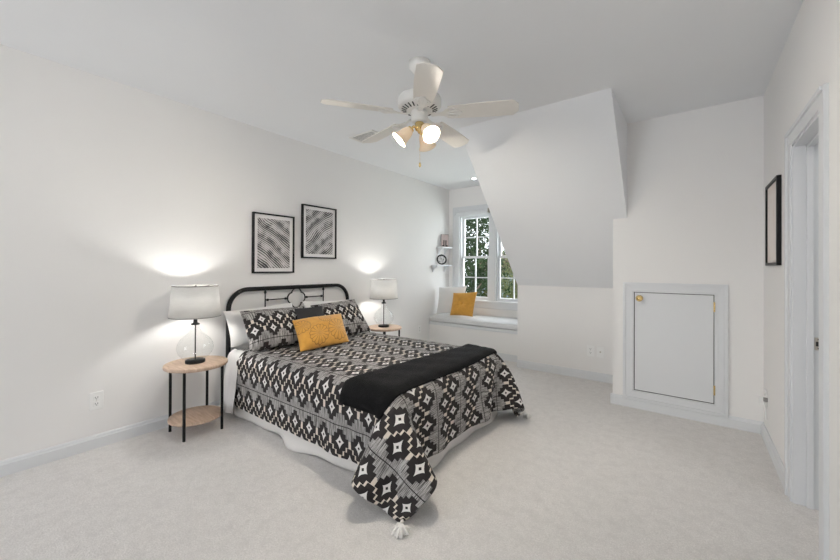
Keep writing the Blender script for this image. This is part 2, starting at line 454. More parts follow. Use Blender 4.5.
# baseboards: profile with a stepped top
def bb(name, axis, a, b, wall, sign, label, h=.088, t=.016):
    poly = [(0, 0), (t, 0), (t, h * .74), (t * .75, h * .8), (t * .6, h * .92), (t * .3, h), (0, h)]
    if axis == 'y': pr = [(wall + sign * q[0], q[1]) for q in poly]; mb = MB().prism(pr, 'y', a, b)
    else: pr = [(wall + sign * q[0], q[1]) for q in poly]; mb = MB().prism(pr, 'x', a, b)
    return struct(mb.build(name, M['trim']), label, 'baseboard')
bb('baseboard_left', 'y', YR, 4.41, XL, 1, 'white baseboard along the headboard wall')
bb('baseboard_back', 'x', XC - .016, XR, YB, -1, 'white baseboard below the small access door')
bb('baseboard_return', 'y', YB, YK, XC, -1, 'short baseboard on the corner between knee wall and access door')
bb('baseboard_knee', 'x', XA - .0, XC, YK, -1, 'white baseboard along the low knee wall')
bb('baseboard_right', 'y', D1 + .075, YB, XR, -1, 'white baseboard between the doorway and the far corner')
bb('baseboard_near', 'y', YR, D0 - .06, XR, -1, 'white baseboard on the right wall before the doorway')

# door casing (right wall)
def casing_door():
    w, x1, x0 = .075, XR, XR - .013
    mb = MB()
    # far jamb casing, near jamb casing, head, each with a thin back band
    for (ya, yb, out) in ((D1, D1 + w, 1), (D0 - .06, D0 + .015, -1)):
        mb.box(x0, x1, ya, yb, 0, DZ + w)
        if out > 0: mb.box(x0 - .009, x0, yb - .018, yb, 0, DZ + w)
        else: mb.box(x0 - .002, x0, ya, ya + .018, 0, DZ + w)
    mb.box(x0, x1, D0 + .015, D1, DZ, DZ + w)
    mb.box(x0 - .009, x0, D0 - .06 + .018, D1 + w - .018, DZ + w - .018, DZ + w)
    return mb
o = struct(casing_door().build('trim_1', M['trim'], bevel=.003), 'white door casing on the right wall', 'door casing')
jb = MB()
jb.box(XR - .004, XR + .125, D1 - .012, D1 + .001, 0, DZ).box(XR - .004, XR + .125, D0 - .001, D0 + .012, 0, DZ).box(XR - .004, XR + .125, D0, D1, DZ - .012, DZ + .001)
jb.box(XR + .044, XR + .07, D1 - .024, D1 - .012, 0, DZ - .012).box(XR + .044, XR + .07, D0 + .012, D0 + .024, 0, DZ - .012).box(XR + .044, XR + .07, D0 + .012, D1 - .012, DZ - .024, DZ - .012)
jamb = struct(jb.build('trim_2', M['trim'], bevel=.002), 'white door jamb lining the doorway on the right', 'door jamb')
stt = thing('strike_plate', 'small metal latch strike plate on the white door jamb', 'strike plate', (XR + .085, D1 - .012, .825))
MB().box(XR + .072, XR + .100, D1 - .0145, D1 - .0115, .795, .858).build('plate', M['nickel'], stt, bevel=.001)
hm = MB().box(XR + .077, XR + .094, D1 - .016, D1 - .0142, .815, .838).build('latch_hole', M['dark_slot'], stt)
for z in (.804, .849):
    MB().lathe([(.0035, 0), (.003, .0012), (0, .0016)], (XR + .086, D1 - .0144, z), 10, (0, -1, 0)).build('screw', M['dark_slot'], stt)

bl_ = bpy.data.lights.new('bathroom_ceiling_lamp', 'AREA'); bl_.size = .4; bl_.energy = 5
blo = bpy.data.objects.new('bathroom_ceiling_lamp', bl_); COL.objects.link(blo); blo.location = (1.25, 2.2, H - .03)
# access door in the back wall
ad = thing('door_1', 'small square white access door with brass knob, low in the wall', 'door', (-.132, YB, .08)); ad['kind'] = 'structure'
def frame_prism(mb, x0, x1, z0, z1, w, ya, yb):
    mb.prism([(x0, z0), (x1, z0), (x1 - w, z0 + w), (x0 + w, z0 + w)], 'y', ya, yb)
    mb.prism([(x0, z1), (x0 + w, z1 - w), (x1 - w, z1 - w), (x1, z1)], 'y', ya, yb)
    mb.prism([(x0, z0), (x0 + w, z0 + w), (x0 + w, z1 - w), (x0, z1)], 'y', ya, yb)
    mb.prism([(x1, z0), (x1, z1), (x1 - w, z1 - w), (x1 - w, z0 + w)], 'y', ya, yb)
    return mb
hx0, hx1, hz0, hz1 = -.478, .224, .072, 1.080
f = MB(); frame_prism(f, hx0, hx1, hz0, hz1, .082, YB - .014, YB); frame_prism(f, hx0, hx1, hz0, hz1, .022, YB - .024, YB - .014); frame_prism(f, hx0 + .06, hx1 - .06, hz0 + .06, hz1 - .06, .016, YB - .018, YB - .014)
f.build('casing', M['trim'], ad, bevel=.003)
MB().box(-.402, .148, YB - .004, YB, .148, 1.004).build('reveal', M['dark_slot'], ad)
MB().box(-.390, .137, YB - .012, YB - .002, .161, .993).build('door_panel', M['trim'], ad, bevel=.002)
k = MB().lathe([(.024, 0), (.025, .005), (.010, .010), (.009, .024), (.020, .031), (.027, .042), (.024, .053), (.012, .061), (0, .062)], (-.352, YB - .012, .948), 20, (0, -1, 0)).build('knob', M['brass'], ad)
k['label'] = 'round brass knob'
for z in (.905, .262):
    hb = MB().box(.136, .146, YB - .0145, YB - .010, z - .037, z + .037)
    hb.tube([(.143, YB - .017, z - .037), (.143, YB - .017, z + .037)], .004, 8)
    hg = hb.build('hinge', M['brass'], ad); hg['label'] = 'brass butt hinge'

# ------------------------------------------------------------------ windows
def dh_window(name, x0, x1, label):
    w = thing(name, label, 'window', ((x0 + x1) / 2, YW + .05, WZ0)); w['kind'] = 'structure'
    zm = 1.368
    fr = MB()
    for a, b in ((x0, x0 + .028), (x1 - .028, x1)): fr.box(a, b, YW + .004, YW + .13, WZ0, WZ1)
    fr.box(x0, x1, YW + .004, YW + .13, WZ1 - .028, WZ1).box(x0, x1, YW + .004, YW + .13, WZ0, WZ0 + .02)
    fr.build('frame', M['trim'], w, bevel=.002)
    for nm, (z0, z1, y) in (('lower_sash', (WZ0 + .02, zm + .016, YW + .028)), ('upper_sash', (zm - .016, WZ1 - .028, YW + .066))):
        a, b = x0 + .028, x1 - .028; s_ = .034; yy0, yy1 = y, y + .034
        sb = MB().box(a, a + s_, yy0, yy1, z0, z1).box(b - s_, b, yy0, yy1, z0, z1)
        sb.box(a + s_, b - s_, yy0, yy1, z0, z0 + s_).box(a + s_, b - s_, yy0, yy1, z1 - s_, z1)
        so = sb.build(nm, M['trim'], w, bevel=.002)
        mu = MB(); xm = (a + b) / 2; zz = (z0 + z1) / 2
        mu.box(xm - .008, xm + .008, yy0 + .006, yy1 - .006, z0 + s_, z1 - s_).box(a + s_, b - s_, yy0 + .006, yy1 - .006, zz - .008, zz + .008)
        mu.build('muntin', M['trim'], so)
        MB().box(a + s_ - .004, b - s_ + .004, yy0 + .015, yy0 + .019, z0 + s_ - .004, z1 - s_ + .004).build('pane', M['pane'], so)
    return w
dh_window('window_1', -2.96, -2.415, 'left double hung window of the dormer alcove with roller shade')
dh_window('window_2', -2.335, -1.79, 'right double hung window of the dormer, partly behind the slope')
t = MB(); yc = YW - .018
t.box(-3.066, -2.95, yc, YW, .66, 2.165).box(-2.425, -2.325, yc, YW, .70, 2.05).box(-1.80, XA, yc, YW, .66, 2.165).box(-2.95, -1.80, yc, YW, 2.035, 2.165)
t.box(-3.066, -3.045, yc - .012, yc, .66, 2.165).box(-3.045, XA, yc - .012, yc, 2.145, 2.165)
t.box(-3.075, XA, YW - .055, YW + .02, .680, .706).box(-3.055, XA, yc - .004, YW, .59, .68)
struct(t.build('trim_3', M['trim'], bevel=.004), 'white window casing, mullion and sill around the dormer windows', 'window casing')
rs = thing('roller_shade', 'rolled up pale roller shade at the top of the left dormer window', 'shade', (-2.70, YW - .05, 2.03))
MB().tube([(-2.985, YW - .055, 2.062), (-2.425, YW - .055, 2.062)], .028, 18).build('roller', M['trim'], rs)
MB().box(-2.98, -2.43, YW - .084, YW - .078, 2.012, 2.045).build('hem_bar', M['trim'], rs, bevel=.002)
for x in (-2.992, -2.422):
    bo = MB().box(x - .004, x + .004, YW - .085, YW - .018, 2.028, 2.095).build('bracket', M['nickel'] if x > -2.6 else M['trim'], rs, bevel=.002)
    if x > -2.6: bo['label'] = 'grey metal bracket'

# window seat
SY = 4.42
ws = thing('window_seat', 'built-in white window bench under the dormer windows', 'bench', ((XL + XA) / 2, SY + .25, 0))
MB().box(XL, XA, SY, SY + .03, 0, .355).build('front_panel', M['wall'], ws)
MB().box(XL, XA, SY - .012, YW, .355, .400).build('seat_board', M['trim'], ws, bevel=.004)
MB().box(XL + .02, XA, SY - .014, SY, 0, .085).build('base_trim', M['trim'], ws, bevel=.003)
def puff_box(x0, x1, y0, y1, z0, z1, r, nx=40, ny=14, wob=.003):
    mb = MB(); ang = np.linspace(0, 2 * PI, ny * 4, endpoint=False)
    # rounded rectangular ring in y,z swept along x
    xs = np.concatenate([[x0, x0 + r * .3, x0 + r], np.linspace(x0 + r, x1 - r, nx)[1:-1], [x1 - r, x1 - r * .3, x1]])
    P = []
    cy, cz_, hy, hz = (y0 + y1) / 2, (z0 + z1) / 2, (y1 - y0) / 2, (z1 - z0) / 2
    for i, x in enumerate(xs):
        e = 1.0 if 1 < i < len(xs) - 2 else (.985 if i in (1, len(xs) - 2) else .9)
        ring = []
        for a in ang:
            c, s_ = math.cos(a), math.sin(a)
            c = math.copysign(abs(c) ** .22, c); s_ = math.copysign(abs(s_) ** .35, s_)
            z = cz_ + hz * s_ * e
            ring.append((x, cy + hy * c * e, z + (wob * math.sin(x * 9.0 + a * 2) if s_ > 0 else 0)))
        ring.append(ring[0]); P.append(ring)
    mb.grid(P)
    for rr in (P[0], P[-1]): mb.add(rr[:-1], [tuple(range(len(rr) - 1))])
    return mb
tag(puff_box(XL + .005, XA - .003, SY - .018, YW - .03, .400, .487, .03).build('bench_cushion', M['cushion']), 'long pale grey seat cushion on the window bench', 'cushion')

# ------------------------------------------------------------------ cloth simulation for the bed cover
BX0, BX1, BY0, BY1, BZ = -3.03, -1.265, 1.455, 2.730, 0.512
SIM_G, SIM_N, SIM_I, CORNER = 3.5, 170, 26, .10
def drape():
    d = .04
    ss = np.arange(0, 1.76 + .36 + 1e-6, d); ts = np.arange(0, (BY1 - BY0) + .88 + 1e-6, d)
    n, m_ = len(ss), len(ts)
    Xp = np.zeros((n, m_, 3))
    Xp[..., 0] = BX0 + .05 + ss[:, None]; Xp[..., 1] = (BY0 + BY1) / 2 - ts[-1] / 2 + ts[None, :]
    Xp[..., 2] = BZ + .03 + .002 * rng.standard_normal((n, m_))
    a_ = np.clip((ss - 1.74) / .42, 0, 1)[:, None]; q_ = ts - ts[-1] / 2; b_ = np.clip((np.abs(q_) - (BY1 - BY0) / 2) / .45, 0, 1)[None, :]
    sh_ = CORNER * a_ * b_
    Xp[..., 0] -= sh_ * .42 * a_; Xp[..., 1] -= sh_ * .45 * b_ * np.sign(q_)[None, :]
    REST = Xp[..., :2].reshape(-1, 2).copy()
    V = np.zeros_like(Xp); r = .045
    lo = np.array([BX0 - .5, BY0 - .022, -2.0]) + r; hi = np.array([BX1 + .022, BY1 + .022, BZ]) - r
    cons = []
    def C(a, b, k):
        L = None
        cons.append((a, b, k))
    sl = lambda i0, i1, j0, j1: (slice(i0, i1), slice(j0, j1))
    def pairs(di, dj, k):
        i_ok = n - di
        if dj >= 0: A = (slice(0, n - di), slice(0, m_ - dj)); B = (slice(di, n), slice(dj, m_))
        else: A = (slice(0, n - di), slice(-dj, m_)); B = (slice(di, n), slice(0, m_ + dj))
        L = d * math.hypot(di, dj); cons.append((A, B, L, k))
    for di, dj, k in ((1, 0, 1.), (0, 1, 1.), (1, 1, .7), (1, -1, .7), (2, 0, .5), (0, 2, .5)): pairs(di, dj, k)
    batches = []
    for A, B, L, k in cons:
        ax = 0 if (B[0].start or 0) != (A[0].start or 0) else 1
        st = max(abs((B[ax].start or 0) - (A[ax].start or 0)), 1)
        na = A[ax].stop - (A[ax].start or 0)
        for ph in range(2):
            idx = np.array([q for q in range(na) if (q // st) % 2 == ph])
            ia = idx + (A[ax].start or 0); ib = idx + (B[ax].start or 0)
            other = 1 - ax
            oa, ob = np.arange(A[other].start or 0, A[other].stop), np.arange(B[other].start or 0, B[other].stop)
            GA = np.ix_(ia, oa) if ax == 0 else np.ix_(oa, ia)
            GB = np.ix_(ib, ob) if ax == 0 else np.ix_(ob, ib)
            fa = (GA[0] * m_ + GA[1]).ravel(); fb = (GB[0] * m_ + GB[1]).ravel()
            L_ = np.linalg.norm(REST[fb] - REST[fa], axis=1)[:, None]; batches.append((fa, fb, L_, k))
    dt = 1 / 50; g = np.array([0, 0, -SIM_G])
    Xp = Xp.reshape(-1, 3); V = V.reshape(-1, 3)
    for it in range(SIM_N):
        V += g * dt; V *= .955
        Q = Xp + V * dt
        for _ in range(SIM_I):
            for fa, fb, L, k in batches:
                e = Q[fb] - Q[fa]; l = np.sqrt((e * e).sum(-1, keepdims=True)) + 1e-9
                c = e * (.5 * k * (l - L) / l)
                Q[fa] += c; Q[fb] -= c
            # mattress
            cl = np.clip(Q, lo, hi); df = Q - cl; dist = np.sqrt((df * df).sum(-1, keepdims=True))
            ins = (dist[..., 0] < 1e-6)
            pen = (dist[..., 0] < r) & ~ins
            tgt = cl + df / (dist + 1e-9) * r
            Q[pen] = tgt[pen]
            Q[ins, 2] = BZ
            for cx_, cy_, fl_ in ((BX1 - .035, BY0 + .035, .105), (BX1 - .035, BY1 - .035, .03)):
                rel = Q[:, :2] - np.array([cx_, cy_]); rd = np.sqrt((rel * rel).sum(1)) + 1e-9
                rr_ = .058 + fl_ * np.clip(1 - Q[:, 2] / BZ, 0, 1)
                mk = (rd < rr_) & (Q[:, 2] < BZ - .03)
                Q[mk, :2] = np.array([cx_, cy_]) + rel[mk] * (rr_ / rd)[mk][:, None]
            fl = Q[..., 2] < .014
            Q[fl, 2] = .014
        if it > 70:                                # the far corner hangs close to the bed
            fm = (Q[:, 1] > BY1 + .07) & (Q[:, 2] < .30) & (Q[:, 0] > BX1 - .02)
            Q[fm, 1] -= (Q[fm, 1] - BY1 - .07) * .04
            fm = (Q[:, 1] > BY1 - .02) & (Q[:, 2] < .30) & (Q[:, 0] > BX1 + .12)
            Q[fm, 0] -= (Q[fm, 0] - BX1 - .12) * .04
        top = (Q[..., 2] < BZ + .006) & (Q[..., 2] > BZ - .01)
        Q[top, :2] += (Xp[top, :2] - Q[top, :2]) * .8
        fl = Q[..., 2] < .016
        Q[fl, :2] += (Xp[fl, :2] - Q[fl, :2]) * .6
        V = (Q - Xp) / dt; Xp = Q
    Xp = Xp.reshape(n, m_, 3)
    print('hem near', np.round(Xp[5:45:6, 0, 2], 2), 'foot', [float(q) for q in Xp[-1, 5:-5:6, 0]], np.round(Xp[-1, 5:-5:6, 2], 2), 'corner', np.round(Xp[-1, 0], 2), np.round(Xp[-1, -1], 2))
    return ss, ts, Xp
SS, TS, CL = drape()
UVg = np.stack(np.meshgrid(SS, TS, indexing='ij'), -1)
mb = MB(); mb.grid(CL, UVg)
cov = thing('comforter', 'black, grey and cream diamond patterned comforter draped over the bed', 'comforter', (float(CL[..., 0].mean()), 2.09, .02))
cv = mb.build('cover', M['duvet'], cov); solid(cv, .014, 1); sub(cv, 1)
def on_cloth(s, t, off=0.0):
    i = min(max(s / .04, 0), len(SS) - 1.001); j = min(max(t / .04, 0), len(TS) - 1.001)
    a, b = int(i), int(j); u, v = i - a, j - b
    P = lambda A, B: CL[min(A, len(SS) - 1), min(B, len(TS) - 1)]
    p = P(a, b) * (1 - u) * (1 - v) + P(a + 1, b) * u * (1 - v) + P(a, b + 1) * (1 - u) * v + P(a + 1, b + 1) * u * v
    a2, b2 = max(a - 1, 0), max(b - 1, 0)
    ds = P(a + 2, b) - P(a2, b); dt = P(a, b + 2) - P(a, b2)
    nn = np.cross(ds, dt); nn = nn / (np.linalg.norm(nn) + 1e-9)
    return p + nn * off
def tassel(p, sc=1.0, aim=(0, 0, -1)):
    p = Vector(p); mb = MB()
    mb.lathe([(0, -.016), (.012, -.012), (.018, 0), (.013, .012), (0, .017)], tuple(p), 12)
    for k in range(46):
        a = random.uniform(0, 2 * PI); el = random.uniform(-1.0, .35); L = random.uniform(.030, .046) * sc
        dr = Vector((math.cos(a) * math.cos(el), math.sin(a) * math.cos(el), math.sin(el) * .8)) + Vector(aim) * .5
        dr.normalize(); q1 = p + dr * L * .6; q2 = p + dr * L + Vector((0, 0, -.012))
        q1.z = max(q1.z, .006); q2.z = max(q2.z, .005)
        mb.tube([p + dr * .008, q1, q2], [.006 * sc, .0075 * sc, .003 * sc], 6)
    return mb
corners = {'near foot': CL[-1, 0], 'far foot': CL[-1, -1], 'near head': CL[0, 0]}
for nm, c in corners.items():
    z = max(c[2], .03); d3 = Vector((c[0], c[1], 0)) - Vector((-2.1, 2.09, 0)); d3.normalize()
    if nm == 'near head': d3 = Vector((-.6, -2.3, 0))
    to = tassel((c[0] + d3.x * .035, c[1] + d3.y * .035, z), 1.0, d3).build('tassel', M['tassel'], cov)
    to['label'] = 'fluffy white yarn tassel'

# black plush throw across the foot of the bed
TH_S = np.linspace(0, 1, 16); TH_T = np.linspace(0, 1, 48)
def throw_pt(a, b, off):
    tt = .32 + b * (1.735 - .32)
    s0 = 1.315 + .085 * b - .015 * math.sin(b * 5); s1 = 1.705 - .012 * math.sin(b * 6 + 1) - .02 * b
    s = s0 + (s1 - s0) * a
    e = min(a, 1 - a, (b * 3.5), (1 - b) * 3.5)
    lump = .004 * math.sin(b * 40 + a * 9) * math.sin(a * 14)
    return on_cloth(s, tt, .016 + off * (min(1, e * 8)) ** .5 + lump)
T0 = [[throw_pt(a, b, .016) for b in TH_T] for a in TH_S]
T1 = [[throw_pt(a, b, 0.0) - np.array([0, 0, .0]) for b in TH_T] for a in TH_S]
mb = MB(); mb.grid(T0); mb.grid([r_[::-1] for r_ in T1])
th_o = mb.build('throw_blanket', M['plush']); tag(th_o, 'black plush throw laid across the foot of the patterned bed', 'throw blanket'); solid(th_o, .006, 1); sub(th_o, 1)

# ------------------------------------------------------------------ bed
bed = thing('bed', 'black metal headboard bed with white skirt against the left wall', 'bed', (-2.14, 2.09, 0))
hbx = -3.105
head = MB(); pts = []
yl, yr, zt, cr = 1.452, 2.762, 1.005, .165
pts.append((hbx, yl, 0.0)); pts.append((hbx, yl, .4)); pts.append((hbx, yl, zt - cr))
for k in range(1, 11): a = PI - k * PI / 20; pts.append((hbx, yl + cr + cr * math.cos(a), zt - cr + cr * math.sin(a)))
for k in range(1, 12): pts.append((hbx, yl + cr + (yr - yl - 2 * cr) * k / 12, zt))
for k in range(0, 11): a = PI / 2 - k * PI / 20; pts.append((hbx, yr - cr + cr * math.cos(a), zt - cr + cr * math.sin(a)))
pts += [(hbx, yr, .4), (hbx, yr, 0.0)]
head.tube(pts, .019, 14)
hbo = head.build('headboard', M['black_metal'], bed)
MB().tube([(hbx, yl, .42), (hbx, yr, .42)], .012, 10).build('lower_rail', M['black_metal'], hbo)
MB().tube([(hbx, yl, .80), (hbx, yr, .80)], .009, 10).build('middle_rail', M['black_metal'], hbo)
def rod(a, b, r=.0055, k=.012):
    a, b = Vector(a), Vector(b); d = (b - a); L = d.length; mb = MB().tube([a, b], r, 10)
    for e in (.10, .90):
        c = a + d * e; dn = d.normalized()
        mb.tube([c - dn * .014, c - dn * .008, c, c + dn * .008, c + dn * .014], [r, k * .8, k, k * .8, r], 10, caps=False)
    return mb
for y in (1.778, 2.427): rod((hbx, y, .80), (hbx, y, zt - .015)).build('spindle', M['black_metal'], hbo)
rod((hbx, 1.778, .900), (hbx, 2.008, .900)).build('cross_rod', M['black_metal'], hbo)
rod((hbx, 2.200, .900), (hbx, 2.427, .900)).build('cross_rod', M['black_metal'], hbo)
qp = []
for k in range(64):                       # quatrefoil with pointed bays
    a = 2 * PI * k / 64; rr = .082 + .016 * abs(math.cos(2 * a)) ** .7 - .008 * (1 - abs(math.cos(2 * a))) 
    qp.append((hbx, 2.104 + rr * math.cos(a), .900 + .98 * rr * math.sin(a)))
MB().tube(qp, .0065, 8, closed=True).build('quatrefoil', M['black_metal'], hbo)
mt = puff_box(BX0, BX1, BY0 + .005, BY1 - .005, .25, BZ - .006, .05, 20, 10, 0).build('mattress', M['white_cloth'], bed)
MB().box(BX0 + .01, BX1 - .03, BY0 + .03, BY1 - .03, .06, .25).build('box_spring', M['white_cloth'], bed)
for x in (BX0 + .1, BX1 - .12):
    for y in (BY0 + .1, BY1 - .1): MB().tube([(x, y, 0), (x, y, .06)], .018, 10).build('leg', M['black_metal'], bed)
# skirt: pleated strip hanging to the floor on near side, foot and far side
sk = []; ypn, xpn = BY0 + .002, BX1 - .004
path = [(BX0 + .06, ypn)]
L1 = xpn - (BX0 + .06)
for k in range(1, 61): path.append((BX0 + .06 + L1 * k / 60, ypn))
for k in range(1, 46): path.append((xpn, ypn + (BY1 + .005 - ypn) * k / 45))
for k in range(1, 61): path.append((xpn - L1 * k / 60, BY1 + .005))
rows = np.linspace(0, 1, 12); P = []
for i, (x, y) in enumerate(path):
    if i <= 60: nx_, ny_ = 0, -1
    elif i <= 105: nx_, ny_ = 1, 0
    else: nx_, ny_ = 0, 1
    if i in (60,): nx_, ny_ = .7, -.7
    if i in (105,): nx_, ny_ = .7, .7
    u = i * .05
    bulge = .012 * math.sin(u * 4.1 + .4) + .008 * math.sin(u * 9.3) + .055 * math.exp(-((x + 2.12) / .17) ** 2) * (1 if i <= 60 else 0)
    bulge += .02 * math.exp(-((i - 75) / 5.) ** 2)
    col = []
    for w in rows:
        o_ = (bulge + .012) * max(0, (w - .62) / .38) ** 1.3 + .002
        col.append((x + nx_ * o_, y + ny_ * o_, .30 * (1 - w) + .004 + w * (.004 * math.sin(u * 7) + .004)))
    P.append(col)
so = MB().grid(P).build('bed_skirt', M['skirt'], bed); solid(so, .004, 0)
# white sheet corner hanging at the head end
P = []
for i, y_ in enumerate(np.linspace(0, 1, 14)):
    col = []
    for j, w in enumerate(np.linspace(0, 1, 12)):
        x = -3.035 + .17 * y_ + .03 * w * (y_ - .7); drop = w * .50
        yy = BY0 + .02 - min(.05, drop) - .055 * w - .014 * math.sin(y_ * 11 + w * 2) * w; z = BZ + .012 - max(0, drop - .02)
        col.append((x, yy, max(z, .012)))
    P.append(col)
shp = MB().grid(P).build('sheet', M['white_cloth'], bed); solid(shp, .006, 0); sub(shp, 1); shp['label'] = 'white bed sheet'

# ------------------------------------------------------------------ pillows
def pillow(name, TL, TR, BR, BL, T, mat, label, group=None, pinch=.05, pleat=False, n=(26, 20), uvflip=False, cat='pillow', slump=.0):
    TL, TR, BR, BL = (np.array(q, float) for q in (TL, TR, BR, BL))
    w = (np.linalg.norm(TR - TL) + np.linalg.norm(BR - BL)) / 2; h = (np.linalg.norm(BL - TL) + np.linalg.norm(BR - TR)) / 2
    nrm = np.cross(TR - BL, TL - BR); nrm = nrm / np.linalg.norm(nrm)
    us = np.sin(np.linspace(-PI / 2, PI / 2, n[0])); vs = np.sin(np.linspace(-PI / 2, PI / 2, n[1]))
    us = .55 * us + .45 * np.linspace(-1, 1, n[0]); vs = .55 * vs + .45 * np.linspace(-1, 1, n[1])
    mb = MB()
    for sgn in (1, -1):
        P, U = [], []
        for u in us:
            cp, cu = [], []
            for v in vs:
                u2 = u * (1 - pinch * (1 - v * v)); v2 = v * (1 - pinch * (1 - u * u))
                a, b = (u2 + 1) / 2, (v2 + 1) / 2
                q = (BL * (1 - a) + BR * a) * (1 - b) + (TL * (1 - a) + TR * a) * b
                th = T / 2 * ((1 - abs(u) ** 2.6) ** .62) * ((1 - abs(v) ** 2.6) ** .62)
                th *= 1 + .05 * math.sin(u * 5 + v * 3) + .04 * math.sin(v * 7 - u * 2)
                if pleat and sgn > 0:
                    r_ = math.hypot(u, v); an = math.atan2(v, u)
                    th *= 1 - .5 * math.exp(-(r_ / .16) ** 2)
                    th += .006 * math.sin(an * 12) * math.exp(-((r_ - .32) / .26) ** 2)
                q = q + nrm * sgn * th + np.array([0, 0, -slump * (1 - abs(v)) * th])
                cp.append(q); cu.append((u * w / 2 + 3, v * h / 2 + 3) if not name.startswith('mustard') else (u * w / 2, v * h / 2))
            P.append(cp); U.append(cu)
        if sgn < 0: P, U = P[::-1], U[::-1]
        mb.grid(P, U)
    o = mb.build(name, mat); tag(o, label, cat, group)
    o.modifiers.new('weld', 'WELD').merge_threshold = .0005
    sub(o, 1)
    return o
zb = BZ + .035
pillow('pillow', (-3.045, 1.375, .84), (-3.045, 2.02, .865), (-2.90, 2.02, zb), (-2.96, 1.40, zb), .11, M['white_cloth'], 'white pillow behind the patterned sham on the lamp side of the bed', 'white sleeping pillows')
pillow('pillow', (-3.045, 2.12, .87), (-3.045, 2.74, .845), (-2.90, 2.74, zb), (-2.90, 2.11, zb), .11, M['white_cloth'], 'white pillow behind the patterned sham nearest the window bench', 'white sleeping pillows')
pillow('pillow_sham', (-2.93, 1.452, .845), (-2.94, 2.06, .835), (-2.65, 2.00, zb), (-2.72, 1.43, zb), .16, M['sham'], 'diamond patterned pillow sham on the near side of the bed', 'patterned pillow shams')
pillow('pillow_sham', (-2.93, 2.13, .835), (-2.92, 2.70, .86), (-2.62, 2.66, zb), (-2.64, 2.05, zb), .16, M['sham'], 'diamond patterned pillow sham at the far side, behind the mustard pillow', 'patterned pillow shams')
pillow('throw_pillow', (-2.785, 1.86, .842), (-2.785, 2.16, .842), (-2.575, 2.10, zb + .03), (-2.555, 1.80, zb + .03), .07, M['black_cloth'], 'small plain black pillow between the shams', None)
pillow('mustard_pillow', (-2.70, 1.782, .752), (-2.70, 2.325, .757), (-2.425, 2.185, zb - .008), (-2.43, 1.68, zb - .008), .15, M['mustard_flower'], 'mustard yellow lumbar pillow with flower embroidery on the bed')
pillow('bench_pillow', (-3.115, 4.62, .905), (-2.72, 4.80, .935), (-2.73, 4.70, .50), (-3.10, 4.53, .50), .13, M['white_cloth'], 'white square pillow on the window bench against the wall', None, .06)
pillow('mustard_cushion', (-2.84, 4.600, .828), (-2.465, 4.655, .858), (-2.495, 4.570, .500), (-2.845, 4.510, .500), .13, M['mustard'], 'mustard square pillow with gathered centre on the window bench', None, .05, True, (34, 34))

# ------------------------------------------------------------------ nightstands and lamps
NX, NY, NZ = -2.905, 1.132, .50
ns = thing('nightstand', 'round two tier oak nightstand with black legs, nearest the camera', 'nightstand', (NX, NY, 0), 'round oak nightstands')
MB().lathe([(0, NZ - .026), (.197, NZ - .026), (.203, NZ - .021), (.205, NZ - .012), (.203, NZ - .003), (.198, NZ), (0, NZ)], (NX, NY, 0), 56).build('tabletop', M['oak'], ns)
MB().lathe([(0, .098), (.170, .098), (.174, .103), (.174, .113), (.170, .118), (0, .118)], (NX, NY, 0), 48).build('lower_shelf', M['oak'], ns)
for sx in (-1, 1):
    for sy in (-1, 1):
        MB().tube([(NX + sx * .125, NY + sy * .125, 0), (NX + sx * .125, NY + sy * .125, NZ - .026)], .0095, 12).build('leg', M['black_metal'], ns)
NY2 = 3.16
ns2 = dup(ns, (0.0, NY2 - NY, 0), 'round oak nightstand behind the bed, nearest the window bench')

LX, LY = NX - .003, NY - .008
lamp = thing('table_lamp', 'clear glass gourd lamp with linen drum shade, nearest the camera', 'lamp', (LX, LY, NZ), 'glass table lamps')
MB().lathe([(0, 0), (.062, 0), (.064, .004), (.064, .018), (.060, .022), (0, .022)], (LX, LY, NZ), 32).build('base', M['black_metal'], lamp)
MB().surf([(.050, .022), (.085, .040), (.108, .070), (.118, .105), (.113, .140), (.095, .172), (.068, .198), (.044, .220), (.030, .242), (.025, .262), (.026, .280)], (LX, LY, NZ), 40).build('glass_body', M['glass'], lamp)
MB().tube([(LX, LY, NZ + .022), (LX, LY, NZ + .335)], .0045, 10).build('stem', M['black_metal'], lamp)
MB().lathe([(.027, .276), (.028, .284), (.014, .292), (.012, .318), (.016, .322), (.016, .352), (0, .352)], (LX, LY, NZ), 24).build('socket', M['black_metal'], lamp)
sz0, sz1, sr0, sr1 = .338, .560, .164, .145
sh = MB().surf([(sr0, sz0), (sr0 - (sr0 - sr1) * .5, (sz0 + sz1) / 2), (sr1, sz1)], (LX, LY, NZ), 56).build('lamp_shade', M['linen'], lamp); solid(sh, .003, 0)
M['shade_trim'] = paint('grey_shade_trim', (0.30, 0.29, 0.28), .8, .05, 60, 0)
for rr, zz in ((sr0, sz0), (sr1, sz1)):
    tr = MB(); tr.tube([(LX + rr * math.cos(a), LY + rr * math.sin(a), NZ + zz) for a in np.linspace(0, 2 * PI, 57)[:-1]], .0032, 8, closed=True)
    tb_ = tr.build('shade_trim', M['shade_trim'], sh); tb_['label'] = 'thin grey trim band'
sp_ = MB()
for k in range(3):
    a = k * 2 * PI / 3; sp_.tube([(LX, LY, NZ + sz1 - .012), (LX + (sr1 - .002) * math.cos(a), LY + (sr1 - .002) * math.sin(a), NZ + sz1 - .004)], .002, 6)
sp_.tube([(LX, LY, NZ + .352), (LX + .038, LY, NZ + .40), (LX + .038, LY, NZ + .48), (LX, LY, NZ + sz1 - .012)], .0018, 6)
sp_.build('spider', M['black_metal'], lamp)
MB().lathe([(.006, 0), (.009, .006), (.006, .014), (0, .018)], (LX, LY, NZ + sz1 - .012), 12).build('finial', M['black_metal'], lamp)
